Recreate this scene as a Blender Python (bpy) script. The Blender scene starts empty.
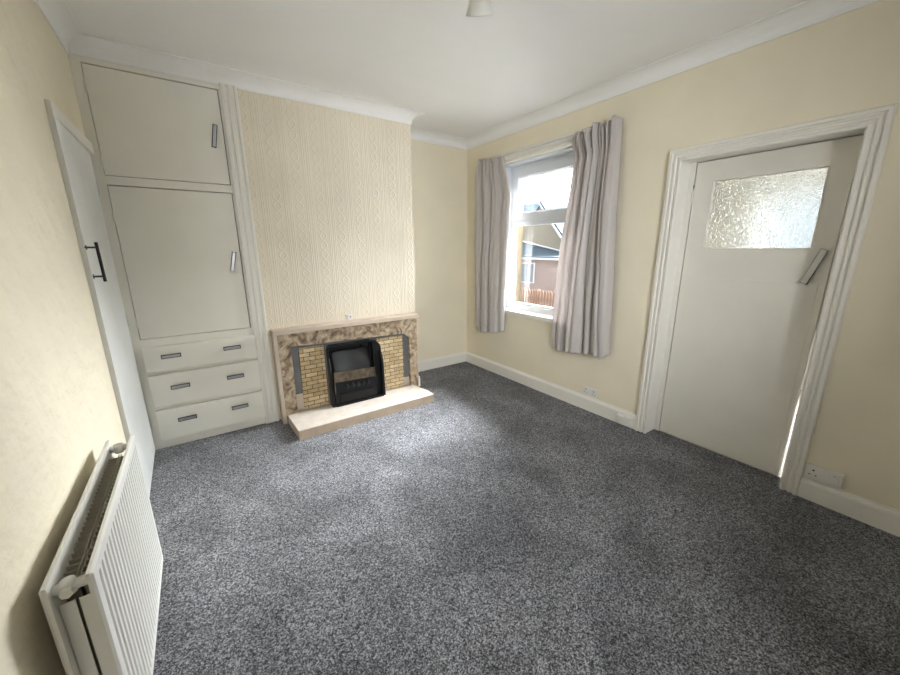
import bpy, bmesh, math, random
from mathutils import Vector
random.seed(7)
S = bpy.context.scene
COL = S.collection
PI = math.pi

# ------------------------------------------------------------------ camera
W, D, HC, H, YB = 3.1875, .4072, 2.5343, 2.61, -4.15
cam_d = bpy.data.cameras.new('camera'); cam = bpy.data.objects.new('camera', cam_d); COL.objects.link(cam)
yaw, pit, rol = -0.6047, -0.2406, -0.0057
fw = Vector((math.sin(-yaw)*math.cos(pit), math.cos(yaw)*math.cos(pit), math.sin(pit)))
rt = fw.cross(Vector((0, 0, 1))).normalized(); up = rt.cross(fw)
rt2 = math.cos(rol)*rt + math.sin(rol)*up; up2 = -math.sin(rol)*rt + math.cos(rol)*up
from mathutils import Matrix
m = Matrix((rt2, up2, -fw)).transposed().to_4x4(); m.translation = Vector((-2.7631, -3.2175, 1.4324))
cam.matrix_world = m
cam_d.sensor_width = 36; cam_d.lens = 363.33/900*36; cam_d.clip_start = .02; cam_d.clip_end = 200
S.camera = cam

# ------------------------------------------------------------------ world: bright veiled overcast sky, brighter on the window side
world = bpy.data.worlds.new('world'); S.world = world; world.use_nodes = True
nt = world.node_tree; N = nt.nodes; L = nt.links; N.clear()
out = N.new('ShaderNodeOutputWorld'); bg = N.new('ShaderNodeBackground'); L.new(bg.outputs[0], out.inputs[0])
tc = N.new('ShaderNodeTexCoord'); dp = N.new('ShaderNodeVectorMath'); dp.operation = 'DOT_PRODUCT'
dp.inputs[1].default_value = Vector((.76, -.15, .63)).normalized(); L.new(tc.outputs['Generated'], dp.inputs[0])
mx = N.new('ShaderNodeMath'); mx.operation = 'MAXIMUM'; mx.inputs[1].default_value = 0; L.new(dp.outputs['Value'], mx.inputs[0])
pw = N.new('ShaderNodeMath'); pw.operation = 'POWER'; pw.inputs[1].default_value = 5; L.new(mx.outputs[0], pw.inputs[0])
SKY_LOBE, SKY_BASE = 18.5, .32
ma = N.new('ShaderNodeMath'); ma.operation = 'MULTIPLY_ADD'; ma.inputs[1].default_value = SKY_LOBE; ma.inputs[2].default_value = SKY_BASE
L.new(pw.outputs[0], ma.inputs[0])
# second, fainter sky lobe added as fill light through the added rear window
dp2 = N.new('ShaderNodeVectorMath'); dp2.operation = 'DOT_PRODUCT'; dp2.inputs[1].default_value = Vector((-.38, -.90, .22)).normalized(); L.new(tc.outputs['Generated'], dp2.inputs[0])
mx2 = N.new('ShaderNodeMath'); mx2.operation = 'MAXIMUM'; mx2.inputs[1].default_value = 0; L.new(dp2.outputs['Value'], mx2.inputs[0])
pw2 = N.new('ShaderNodeMath'); pw2.operation = 'POWER'; pw2.inputs[1].default_value = 4; L.new(mx2.outputs[0], pw2.inputs[0])
SKY_REAR = 1.9
mb = N.new('ShaderNodeMath'); mb.operation = 'MULTIPLY_ADD'; mb.inputs[1].default_value = SKY_REAR; L.new(pw2.outputs[0], mb.inputs[0]); L.new(ma.outputs[0], mb.inputs[2])
L.new(mb.outputs[0], bg.inputs['Strength']); bg.inputs['Color'].default_value = (.93, .97, 1, 1)
S.view_settings.view_transform = 'Standard'; S.view_settings.look = 'None'
S.view_settings.exposure = 3.36; S.view_settings.gamma = 1; S.view_settings.use_curve_mapping = False
def portal(name, loc, rot, sx, sy):
    l = bpy.data.lights.new(name, 'AREA'); l.shape = 'RECTANGLE'; l.size = sx; l.size_y = sy; l.cycles.is_portal = True
    o = bpy.data.objects.new(name, l); COL.objects.link(o); o.location = loc; o.rotation_euler = rot
portal('window_portal', (.32, -.71, 1.51), (0, PI/2, 0), 1.5, 1.0)
portal('added_window_portal', (-1.80, -4.32, 1.58), (PI/2, 0, 0), 1.3, 1.3)  # serves the added rear window
portal('added_rooflight_portal', (1.475, -2.175, 2.62), (0, 0, 0), .35, .35)  # serves the added kitchen roof opening
portal('kitchen_portal', (2.32, -2.1, 1.45), (0, PI/2, 0), 1.1, 1.0)

# ------------------------------------------------------------------ materials
def mat(name, col=None, rough=.6, metal=0, bump=None, vary=None, spec=.5, **kw):
    """bump=(scale, strength, distance, detail); vary=(scale, amount)"""
    m = bpy.data.materials.new(name); m.use_nodes = True; nt = m.node_tree; b = nt.nodes['Principled BSDF']
    b.inputs['Base Color'].default_value = (*col, 1); b.inputs['Roughness'].default_value = rough
    b.inputs['Metallic'].default_value = metal; b.inputs['Specular IOR Level'].default_value = spec
    for k, v in kw.items(): b.inputs[k].default_value = v
    tc = nt.nodes.new('ShaderNodeTexCoord')
    if vary:
        n = nt.nodes.new('ShaderNodeTexNoise'); n.inputs['Scale'].default_value = vary[0]; n.inputs['Detail'].default_value = 5
        nt.links.new(tc.outputs['Object'], n.inputs['Vector'])
        r = nt.nodes.new('ShaderNodeValToRGB'); a = vary[1]
        r.color_ramp.elements[0].position = .3; r.color_ramp.elements[1].position = .7
        r.color_ramp.elements[0].color = (*[c*(1-a) for c in col], 1); r.color_ramp.elements[1].color = (*[min(1, c*(1+a)) for c in col], 1)
        nt.links.new(n.outputs['Fac'], r.inputs[0]); nt.links.new(r.outputs[0], b.inputs['Base Color'])
    if bump:
        n = nt.nodes.new('ShaderNodeTexNoise'); n.inputs['Scale'].default_value = bump[0]; n.inputs['Detail'].default_value = bump[3]
        nt.links.new(tc.outputs['Object'], n.inputs['Vector'])
        bp = nt.nodes.new('ShaderNodeBump'); bp.inputs['Strength'].default_value = bump[1]; bp.inputs['Distance'].default_value = bump[2]
        nt.links.new(n.outputs['Fac'], bp.inputs['Height']); nt.links.new(bp.outputs[0], b.inputs['Normal'])
    return m
def ng(m):
    nt = m.node_tree; b = nt.nodes['Principled BSDF']
    def node(t, **kw):
        n = nt.nodes.new(t)
        for k, v in kw.items(): setattr(n, k, v)
        return n
    def link(a, c): nt.links.new(a, c)
    def math_(op, a, c=None, d=None):
        n = node('ShaderNodeMath', operation=op)
        for i, x in enumerate((a, c, d)):
            if x is None: continue
            if isinstance(x, (int, float)): n.inputs[i].default_value = x
            else: link(x, n.inputs[i])
        return n.outputs[0]
    return nt, b, node, link, math_

CREAM = (.84, .765, .60)
M = {}
M['wall'] = mat('cream_wall_paint', CREAM, .75, bump=(9, .6, .035, 8), vary=(2.5, .03), spec=.3)
M['wall_smooth'] = mat('cream_wall_paint_smooth', CREAM, .75, bump=(60, .15, .003, 4), vary=(3, .03), spec=.3)
M['white'] = mat('white_gloss_paint', (.84, .81, .74), .38)
M['door_white'] = mat('white_painted_door', (.80, .77, .69), .4, bump=(30, .1, .002, 3), vary=(4, .03))
M['cupboard'] = mat('off_white_cupboard_paint', (.87, .84, .75), .42, bump=(35, .12, .002, 3), vary=(3, .025))
M['leftdoor'] = mat('cool_white_door_paint', (.77, .78, .76), .4, bump=(20, .1, .003, 3), vary=(6, .03))
M['ceiling'] = mat('white_ceiling_paint', (.90, .89, .865), .85, bump=(40, .2, .003, 4), vary=(2, .02), spec=.2)
M['upvc'] = mat('white_upvc', (.66, .68, .71), .3)
M['metal'] = mat('brushed_steel', (.5, .5, .5), .35, 1)
M['dark_metal'] = mat('dark_handle_edge', (.07, .07, .08), .35, .8)
M['black_metal'] = mat('black_handle_metal', (.012, .012, .014), .35, .3)
M['rad'] = mat('white_radiator_enamel', (.76, .75, .71), .3)
M['fin'] = mat('shade_toned_convector_steel', (.46, .42, .33), .5, .2)  # grey-brown carries the shade that falls between the radiator panels
M['plastic'] = mat('white_socket_plastic', (.80, .78, .72), .3)
M['black'] = mat('black_recess', (.006, .006, .006), .8)
M['slate'] = mat('grey_slate_inlay', (.16, .16, .165), .45, vary=(8, .15))
M['cast'] = mat('black_cast_metal', (.006, .006, .0065), .4, 0, spec=.3, bump=(80, .2, .002, 3))
M['hood'] = mat('black_enamel_hood', (.010, .0105, .0105), .42, 0, spec=.35)
M['ash'] = mat('tarnished_bronze_band', (.16, .125, .085), .38, .7, vary=(25, .45))
M['grate'] = mat('grate_iron', (.03, .032, .036), .45, .5)
M['mantel'] = mat('pinkish_beige_tile', (.57, .475, .38), .4, vary=(12, .06))
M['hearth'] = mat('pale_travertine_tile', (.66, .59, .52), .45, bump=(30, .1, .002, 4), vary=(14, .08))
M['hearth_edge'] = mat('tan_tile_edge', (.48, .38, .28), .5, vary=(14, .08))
M['opal'] = mat('frosted_glass_shade', (.74, .72, .66), .4)
M['brass'] = mat('brushed_nickel', (.55, .52, .46), .3, 1)
M['stone_out'] = mat('yellow_sandstone_reveal', (.075, .06, .034), .9, bump=(30, .4, .01, 5), vary=(10, .15), spec=.1)
M['pebble'] = mat('pebble_dash_render', (.125, .115, .095), .95, bump=(45, .9, .03, 4), vary=(40, .35), spec=.1)
M['pebble2'] = mat('pinkish_render', (.13, .105, .098), .95, bump=(45, .9, .03, 4), vary=(40, .3), spec=.1)
M['slate_roof'] = mat('blue_grey_slates', (.03, .043, .055), .95, spec=.05, bump=(20, .6, .02, 3), vary=(9, .4))
M['fascia'] = mat('white_fascia', (.25, .25, .26), .5)
M['outpane'] = mat('dark_house_window', (.03, .045, .06), .3, vary=(14, .3))
M['fence'] = mat('weathered_fence_timber', (.09, .055, .04), .9, vary=(20, .35), spec=.1)
M['ground'] = mat('pale_garden_paving', (.26, .255, .24), .95, vary=(4, .3))
M['added_screen'] = mat('pale_blue_screen_wall', (.10, .115, .13), .9, vary=(6, .1))
M['kitchen'] = mat('kitchen_cream', (.86, .85, .80), .8, vary=(3, .05))
M['pipe'] = mat('painted_pipe', (.7, .68, .62), .4)
M['brown_dot'] = mat('brown_plug_face', (.12, .07, .05), .6)
M['paper'] = mat('cream_anaglypta', (.84, .76, .62), .65, vary=(2.2, .05), spec=.4)
M['lining'] = mat('off_white_curtain_lining', (.74, .72, .69), .8)

# embossed wallpaper: guilloche columns between stripes
nt, b, node, link, mt = ng(M['paper'])
tc = node('ShaderNodeTexCoord'); sp = node('ShaderNodeSeparateXYZ'); link(tc.outputs['Object'], sp.inputs[0])
X, Z = sp.outputs[0], sp.outputs[2]
px = mt('SUBTRACT', mt('MULTIPLY', mt('FRACT', mt('DIVIDE', mt('ADD', X, 10.0), .165)), .165), .0825)
ph = mt('MULTIPLY', Z, 2*PI/.15)
def ridge(center, w):
    return mt('SUBTRACT', 1.0, mt('SMOOTH_MIN', mt('DIVIDE', mt('ABSOLUTE', mt('SUBTRACT', px, center)), w), 1.0, .2))
s1 = mt('MULTIPLY', mt('SINE', ph), .026); s2 = mt('MULTIPLY', s1, -1.0)
hgt = mt('MAXIMUM', ridge(s1, .007), ridge(s2, .007))
for c in (-.072, -.058, .058, .072): hgt = mt('MAXIMUM', hgt, ridge(c, .0045))
dia = node('ShaderNodeTexNoise'); dia.inputs['Scale'].default_value = 160; link(tc.outputs['Object'], dia.inputs['Vector'])
hgt = mt('ADD', hgt, mt('MULTIPLY', dia.outputs['Fac'], .7))
bp = node('ShaderNodeBump'); bp.inputs['Strength'].default_value = .85; bp.inputs['Distance'].default_value = .003
link(hgt, bp.inputs['Height']); link(bp.outputs[0], b.inputs['Normal'])

# carpet
M['carpet'] = mat('charcoal_flecked_carpet', (.07, .07, .075), .95, spec=.15)
nt, b, node, link, mt = ng(M['carpet'])
tc = node('ShaderNodeTexCoord')
n1 = node('ShaderNodeTexVoronoi'); n1.inputs['Scale'].default_value = 290
n4 = node('ShaderNodeTexVoronoi'); n4.inputs['Scale'].default_value = 150; link(tc.outputs['Object'], n4.inputs['Vector'])
n2 = node('ShaderNodeTexNoise'); n2.inputs['Scale'].default_value = 2.6; n2.inputs['Detail'].default_value = 5; n2.inputs['Distortion'].default_value = .6
n3 = node('ShaderNodeTexVoronoi'); n3.inputs['Scale'].default_value = 170
for n in (n1, n2, n3): link(tc.outputs['Object'], n.inputs['Vector'])
cr = node('ShaderNodeValToRGB'); e = cr.color_ramp.elements
e[0].position = .2; e[0].color = (.028, .027, .027, 1); e[1].position = .85; e[1].color = (.39, .395, .425, 1)
x = cr.color_ramp.elements.new(.5); x.color = (.118, .118, .124, 1)
s1_ = node('ShaderNodeSeparateColor'); link(n1.outputs['Color'], s1_.inputs[0]); s4_ = node('ShaderNodeSeparateColor'); link(n4.outputs['Color'], s4_.inputs[0])
fl_ = mt('ADD', mt('MULTIPLY', s1_.outputs[0], .62), mt('MULTIPLY', s4_.outputs[0], .38)); link(fl_, cr.inputs[0])
pr = node('ShaderNodeMapRange'); pr.inputs['From Min'].default_value = .35; pr.inputs['From Max'].default_value = .65
pr.inputs['To Min'].default_value = .74; pr.inputs['To Max'].default_value = 1.22; link(n2.outputs['Fac'], pr.inputs['Value'])
vm = node('ShaderNodeVectorMath', operation='SCALE'); link(cr.outputs[0], vm.inputs[0]); link(pr.outputs[0], vm.inputs['Scale'])
link(vm.outputs[0], b.inputs['Base Color'])
bp = node('ShaderNodeBump'); bp.inputs['Strength'].default_value = .6; bp.inputs['Distance'].default_value = .004
link(mt('ADD', fl_, mt('MULTIPLY', n3.outputs['Distance'], .5)), bp.inputs['Height']); link(bp.outputs[0], b.inputs['Normal'])
b.inputs['Sheen Weight'].default_value = .12; b.inputs['Sheen Roughness'].default_value = .5

# mottled brown stone of the surround
M['stone'] = mat('mottled_brown_stone', (.4, .3, .2), .45)
nt, b, node, link, mt = ng(M['stone'])
tc = node('ShaderNodeTexCoord')
n1 = node('ShaderNodeTexNoise'); n1.inputs['Scale'].default_value = 11; n1.inputs['Detail'].default_value = 9; n1.inputs['Distortion'].default_value = 1.6
n2 = node('ShaderNodeTexVoronoi', feature='DISTANCE_TO_EDGE'); n2.inputs['Scale'].default_value = 16
link(tc.outputs['Object'], n1.inputs['Vector'])
mixv = node('ShaderNodeVectorMath', operation='ADD'); link(tc.outputs['Object'], mixv.inputs[0])
sc = node('ShaderNodeVectorMath', operation='SCALE'); sc.inputs['Scale'].default_value = .12; link(n1.outputs['Color'], sc.inputs[0]); link(sc.outputs[0], mixv.inputs[1])
link(mixv.outputs[0], n2.inputs['Vector'])
cr = node('ShaderNodeValToRGB'); e = cr.color_ramp.elements
e[0].position = .34; e[0].color = (.13, .08, .05, 1); e[1].position = .62; e[1].color = (.50, .41, .29, 1)
x = cr.color_ramp.elements.new(.47); x.color = (.32, .235, .155, 1)
link(n1.outputs['Fac'], cr.inputs[0])
vr = node('ShaderNodeMapRange'); vr.inputs['From Max'].default_value = .05; vr.inputs['To Min'].default_value = .62; vr.inputs['To Max'].default_value = 1.05
link(n2.outputs['Distance'], vr.inputs['Value'])
vm = node('ShaderNodeVectorMath', operation='SCALE'); link(cr.outputs[0], vm.inputs[0]); link(vr.outputs[0], vm.inputs['Scale']); link(vm.outputs[0], b.inputs['Base Color'])

# small brick slips
M['brick'] = mat('buff_brick_slips', (.5, .4, .2), .8)
nt, b, node, link, mt = ng(M['brick'])
tc = node('ShaderNodeTexCoord'); sp = node('ShaderNodeSeparateXYZ'); cb = node('ShaderNodeCombineXYZ')
link(tc.outputs['Object'], sp.inputs[0]); link(sp.outputs[0], cb.inputs[0]); link(sp.outputs[2], cb.inputs[1])
br = node('ShaderNodeTexBrick'); link(cb.outputs[0], br.inputs['Vector'])
br.inputs['Scale'].default_value = 1; br.inputs['Brick Width'].default_value = .098; br.inputs['Row Height'].default_value = .0365
br.inputs['Mortar Size'].default_value = .0032; br.inputs['Mortar Smooth'].default_value = .3
br.inputs['Color1'].default_value = (.66, .52, .32, 1); br.inputs['Color2'].default_value = (.46, .33, .17, 1); br.inputs['Mortar'].default_value = (.13, .09, .05, 1)
nz = node('ShaderNodeTexNoise'); nz.inputs['Scale'].default_value = 45; nz.inputs['Detail'].default_value = 5; link(tc.outputs['Object'], nz.inputs['Vector'])
mr = node('ShaderNodeMapRange'); mr.inputs['To Min'].default_value = .55; mr.inputs['To Max'].default_value = 1.4; link(nz.outputs['Fac'], mr.inputs['Value'])
vm = node('ShaderNodeVectorMath', operation='SCALE'); link(br.outputs['Color'], vm.inputs[0]); link(mr.outputs[0], vm.inputs['Scale']); link(vm.outputs[0], b.inputs['Base Color'])
bp = node('ShaderNodeBump'); bp.invert = True; bp.inputs['Strength'].default_value = .8; bp.inputs['Distance'].default_value = .006
link(br.outputs['Fac'], bp.inputs['Height']); link(bp.outputs[0], b.inputs['Normal'])

# satin curtain cloth, slightly translucent
M['curtain'] = mat('taupe_satin_curtain', (.72, .67, .64), .36, spec=.5)
nt, b, node, link, mt = ng(M['curtain'])
b.inputs['Sheen Weight'].default_value = .3
tc = node('ShaderNodeTexCoord'); mp = node('ShaderNodeMapping'); mp.inputs['Scale'].default_value = (20, 20, 320); link(tc.outputs['Object'], mp.inputs['Vector'])
nz = node('ShaderNodeTexNoise'); nz.inputs['Scale'].default_value = 1; nz.inputs['Detail'].default_value = 3; link(mp.outputs[0], nz.inputs['Vector'])
bp = node('ShaderNodeBump'); bp.inputs['Strength'].default_value = .25; bp.inputs['Distance'].default_value = .002
link(nz.outputs['Fac'], bp.inputs['Height']); link(bp.outputs[0], b.inputs['Normal'])
tr = node('ShaderNodeBsdfTranslucent'); tr.inputs['Color'].default_value = (.60, .555, .545, 1)
ms = node('ShaderNodeMixShader'); ms.inputs[0].default_value = .34
link(b.outputs[0], ms.inputs[1]); link(tr.outputs[0], ms.inputs[2]); link(ms.outputs[0], nt.nodes['Material Output'].inputs[0])

# clear pane
mg = bpy.data.materials.new('clear_window_glass'); mg.use_nodes = True; nt = mg.node_tree; nt.nodes.clear()
o = nt.nodes.new('ShaderNodeOutputMaterial'); t = nt.nodes.new('ShaderNodeBsdfTransparent'); g = nt.nodes.new('ShaderNodeBsdfGlossy')
g.inputs['Roughness'].default_value = .02; f = nt.nodes.new('ShaderNodeFresnel'); f.inputs[0].default_value = 1.35; x = nt.nodes.new('ShaderNodeMixShader')
nt.links.new(f.outputs[0], x.inputs[0]); nt.links.new(t.outputs[0], x.inputs[1]); nt.links.new(g.outputs[0], x.inputs[2]); nt.links.new(x.outputs[0], o.inputs[0])
M['glass'] = mg
# hammered obscure glass
M['obscure'] = mat('hammered_obscure_glass', (.97, .98, .98), .12, **{'Transmission Weight': 1.0, 'IOR': 1.45})
nt, b, node, link, mt = ng(M['obscure'])
tc = node('ShaderNodeTexCoord')
v = node('ShaderNodeTexVoronoi', feature='SMOOTH_F1'); v.inputs['Scale'].default_value = 90; v.inputs['Smoothness'].default_value = .5
nz = node('ShaderNodeTexNoise'); nz.inputs['Scale'].default_value = 40; nz.inputs['Detail'].default_value = 2; link(tc.outputs['Object'], nz.inputs['Vector'])
sc = node('ShaderNodeVectorMath', operation='SCALE'); sc.inputs['Scale'].default_value = .02; link(nz.outputs['Color'], sc.inputs[0])
ad = node('ShaderNodeVectorMath', operation='ADD'); link(tc.outputs['Object'], ad.inputs[0]); link(sc.outputs[0], ad.inputs[1]); link(ad.outputs[0], v.inputs['Vector'])
bp = node('ShaderNodeBump'); bp.inputs['Strength'].default_value = .8; bp.inputs['Distance'].default_value = .0035
link(v.outputs['Distance'], bp.inputs['Height']); link(bp.outputs[0], b.inputs['Normal'])

# ------------------------------------------------------------------ helpers
def B(): return bmesh.new()
def box(bm, x0, x1, y0, y1, z0, z1):
    v = [bm.verts.new(p) for p in ((x0,y0,z0),(x1,y0,z0),(x1,y1,z0),(x0,y1,z0),(x0,y0,z1),(x1,y0,z1),(x1,y1,z1),(x0,y1,z1))]
    for f in ((3,2,1,0),(4,5,6,7),(0,1,5,4),(1,2,6,5),(2,3,7,6),(3,0,4,7)): bm.faces.new([v[i] for i in f])
    return bm
def bx(*a): return box(B(), *a)
def prism(bm, pts, fn, h0, h1):
    """extrude 2D polygon pts; fn(u, v, h) -> xyz"""
    a = [bm.verts.new(fn(u, v, h0)) for u, v in pts]; c = [bm.verts.new(fn(u, v, h1)) for u, v in pts]
    n = len(pts); bm.faces.new(a); bm.faces.new(c[::-1])
    for i in range(n): bm.faces.new((a[i], c[i], c[(i+1) % n], a[(i+1) % n]))
    return bm
def tube(bm, p0, p1, r, n=16, r1=None):
    p0, p1 = Vector(p0), Vector(p1); d = (p1-p0).normalized()
    a = d.orthogonal().normalized(); c = d.cross(a); r1 = r if r1 is None else r1
    A = [bm.verts.new(p0+r*(math.cos(2*PI*i/n)*a+math.sin(2*PI*i/n)*c)) for i in range(n)]
    E = [bm.verts.new(p1+r1*(math.cos(2*PI*i/n)*a+math.sin(2*PI*i/n)*c)) for i in range(n)]
    bm.faces.new(A[::-1]); bm.faces.new(E)
    for i in range(n): bm.faces.new((A[i], A[(i+1) % n], E[(i+1) % n], E[i]))
    return bm
def lathe(bm, prof, cx, cy, cz, n=32):
    rings = []
    for r, z in prof: rings.append([bm.verts.new((cx+r*math.cos(2*PI*i/n), cy+r*math.sin(2*PI*i/n), cz+z)) for i in range(n)])
    for a, c in zip(rings, rings[1:]):
        for i in range(n): bm.faces.new((a[i], a[(i+1) % n], c[(i+1) % n], c[i]))
    return bm
def sweep(bm, path, prof, fn, closed=False):
    """profile (offset to the left of the path, height) swept with mitred corners"""
    n = len(path); rows = []
    for i, p in enumerate(path):
        p = Vector(p)
        ns = []
        if closed or i > 0: d = (p-Vector(path[i-1])).normalized(); ns.append(Vector((-d.y, d.x)))
        if closed or i < n-1: d = (Vector(path[(i+1) % n])-p).normalized(); ns.append(Vector((-d.y, d.x)))
        if len(ns) == 2:
            mvec = (ns[0]+ns[1]); mvec = mvec/(1+ns[0].dot(ns[1]))
        else: mvec = ns[0]
        rows.append([bm.verts.new(fn(*(p+mvec*o), h)) for o, h in prof])
    k = len(prof)
    for i in range(n if closed else n-1):
        a, c = rows[i], rows[(i+1) % n]
        for j in range(k): bm.faces.new((a[j], a[(j+1) % k], c[(j+1) % k], c[j]))
    if not closed: bm.faces.new(rows[0]); bm.faces.new(rows[-1][::-1])
    return bm
def wpos(o):
    v = Vector((0, 0, 0))
    while o: v += o.location; o = o.parent
    return v
def obj(name, bm, m, parent=None, bevel=0, smooth=False, seg=2):
    """all geometry is given in room coordinates"""
    if parent is not None:
        off = wpos(parent)
        for v in bm.verts: v.co -= off
    bmesh.ops.recalc_face_normals(bm, faces=bm.faces)
    me = bpy.data.meshes.new(name); bm.to_mesh(me); bm.free()
    if smooth:
        for p in me.polygons: p.use_smooth = True
    o = bpy.data.objects.new(name, me); COL.objects.link(o); o.data.materials.append(m)
    if parent is not None: o.parent = parent
    if bevel:
        md = o.modifiers.new('bevel', 'BEVEL'); md.width = bevel; md.segments = seg; md.limit_method = 'ANGLE'; md.angle_limit = math.radians(40)
    return o
def thing(name, label, cat, loc=(0, 0, 0), group=None):
    o = bpy.data.objects.new(name, None); COL.objects.link(o); o.location = loc; o.empty_display_size = .1
    o['label'] = label; o['category'] = cat
    if group: o['group'] = group
    return o
def tag(o, label, cat, group=None):
    o['label'] = label; o['category'] = cat
    if group: o['group'] = group
    return o
def struct(name, bm, m, bevel=0, label=None, smooth=False):
    o = obj(name, bm, m, None, bevel, smooth); o['kind'] = 'structure'
    if label: o['label'] = label
    return o
def objs(name, bm, *a, **k):
    seen = set(); comps = []
    for v in bm.verts:
        if v in seen: continue
        st = [v]; seen.add(v); c = []
        while st:
            q_ = st.pop(); c.append(q_)
            for e in q_.link_edges:
                w_ = e.other_vert(q_)
                if w_ not in seen: seen.add(w_); st.append(w_)
        comps.append(c)
    out_ = []
    for c in comps:
        b2 = B(); mp_ = {v: b2.verts.new(v.co) for v in c}
        for f in {f for v in c for f in v.link_faces}: b2.faces.new([mp_[v] for v in f.verts])
        out_.append(obj(name, b2, *a, **k))
    bm.free(); return out_
XYZ = lambda u, v, h: (u, v, h)
def wall_grid(x0, x1, y0, y1, z0, z1, holes):
    bm = B(); ys = sorted({y0, y1, *[c for h in holes for c in h[:2]]}); zs = sorted({z0, z1, *[c for h in holes for c in h[2:]]})
    V = {}
    def vv(x, y, z):
        k = (x, y, z)
        if k not in V: V[k] = bm.verts.new(k)
        return V[k]
    def solid(i, j):
        if not (0 <= i < len(ys)-1 and 0 <= j < len(zs)-1): return False
        cy, cz = (ys[i]+ys[i+1])/2, (zs[j]+zs[j+1])/2
        return not any(h[0] < cy < h[1] and h[2] < cz < h[3] for h in holes)
    for i in range(len(ys)-1):
        for j in range(len(zs)-1):
            if not solid(i, j): continue
            a, c, d, e = ys[i], ys[i+1], zs[j], zs[j+1]
            for x in (x0, x1): bm.faces.new([vv(x, a, d), vv(x, c, d), vv(x, c, e), vv(x, a, e)])
            for (di, dj, q) in ((-1, 0, (a, a, d, e)), (1, 0, (c, c, d, e)), (0, -1, (a, c, d, d)), (0, 1, (a, c, e, e))):
                if not solid(i+di, j+dj):
                    y_, y__, z_, z__ = q
                    if y_ == y__: bm.faces.new([vv(x0, y_, z_), vv(x1, y_, z_), vv(x1, y_, z__), vv(x0, y_, z__)])
                    else: bm.faces.new([vv(x0, y_, z_), vv(x1, y_, z_), vv(x1, y__, z_), vv(x0, y__, z_)])
    return bm

# ------------------------------------------------------------------ room shell
WIN = (-1.22, -.20, .755, 2.262)
DOR = (-2.785, -1.93, 0, 2.01)
CL, CR = -2.43, -.963          # chimney breast left (behind the trim) and right
struct('floor', bx(-W-.2, .125, YB-.1, D+.1, -.06, 0), M['carpet'], label='dark charcoal flecked fitted carpet')
struct('ceiling', bx(-W-.2, .3, YB-.1, D+.1, H, H+.1), M['ceiling'])
struct('wall_left', bx(-W-.2, -W, YB-.1, D+.1, 0, H), M['wall'])
RWX0, RWX1, RWZ0, RWZ1 = -2.45, -1.15, .93, 2.23  # opening and window added behind the camera to brighten the room
bm = B()
for q4 in ((-W, RWX0, 0, H), (RWX1, 0, 0, H), (RWX0, RWX1, 0, RWZ0), (RWX0, RWX1, RWZ1, H)): box(bm, q4[0], q4[1], YB-.15, YB, q4[2], q4[3])
struct('wall_back', bm, M['wall'])
w2 = bpy.data.objects.new('window_added', None); COL.objects.link(w2); w2.location = (-1.8, YB-.1, RWZ0); w2['kind'] = 'structure'; w2['label'] = 'white framed window added in the back wall for fill light'
struct('wall_far', bx(-W, 0, D, D+.15, 0, H), M['wall_smooth'])
struct('wall_chimney', bx(CL, CR, 0, D, 0, H), M['paper'], label='chimney breast papered with embossed cream wallpaper')
struct('wall_right', wall_grid(0, .17, YB-.1, D+.15, 0, H, [WIN, DOR]), M['wall_smooth'])
struct('wall_outer', wall_grid(.17, .31, -26, D+1.5, -1.3, 6.5, [(-1.17, -.215, .72, 2.24), (-2.785, -1.93, -.06, 2.01)]), M['stone_out'])  # extra height and length added to block rear sky from the neighbour house

cove = [(0, HC-.008), (.008, HC-.008), (.008, HC)]
for i in range(1, 9):
    t = PI/2*i/8; cove.append((.008+.08*(1-math.cos(t)), HC+(H-.006-HC)*math.sin(t)))
cove += [(.095, H-.006), (.095, H+.001), (0, H+.001)]
struct('trim_1', sweep(B(), [(-W, YB), (0, YB), (0, D), (CR, D), (CR, 0), (-W, 0)], cove, XYZ, True), M['ceiling'], label='white plaster coving round the ceiling')

base = [(0, 0), (.02, 0), (.02, .10), (.016, .112), (.008, .118), (.006, .128), (0, .128)]
def skirting(name, path):
    struct(name, sweep(B(), path, base, XYZ), M['white'], label=None)
skirting('baseboard_right', [(0, -1.872), (0, D), (CR, D)])
skirting('baseboard_back', [(-W, YB), (0, YB), (0, -2.849)])
skirting('baseboard_left', [(-W, -.86), (-W, YB+.021)])
skirting('baseboard_chimney', [(CR, D-.021), (CR, 0), (-1.0, 0)])

# architraves
arch = [(0, 0), (0, .018), (.006, .026), (.022, .027), (.026, .014), (.033, .012), (.040, .021), (.050, .022), (.055, .010), (.062, .009), (.072, .020), (.084, .021), (.088, .014), (.088, 0)]
def YZ(x0, s=-1): return lambda u, v, h: (x0+s*h, u, v)
# path runs so that the inside of the frame lies on its left  (u=y, v=z seen from the room)
struct('trim_2', sweep(B(), [(-2.849, 0), (-2.849, 2.064), (-1.8675, 2.064), (-1.8675, 0)], [(-o*.91, h) for o, h in arch], YZ(0)), M['white'], label='moulded white door architrave')
warch = [(-o*1.12, h) for o, h in arch]
struct('trim_3', sweep(B(), [(-1.33, .70), (-1.33, 2.366), (-.105, 2.366), (-.105, .70)], warch, YZ(0)), M['white'], label='moulded white window architrave')
tr4 = [(0, 0), (0, .016), (.008, .022), (.022, .022), (.028, .014), (.040, .014), (.046, .022), (.062, .022), (.068, .014), (.082, .014), (.088, .024), (.100, .024), (.106, .016), (.106, 0)]
struct('trim_4', prism(B(), [(-2.449+o, -h) for o, h in tr4], XYZ, 0, HC), M['white'], label='reeded white upright trim beside the cupboard')

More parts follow.
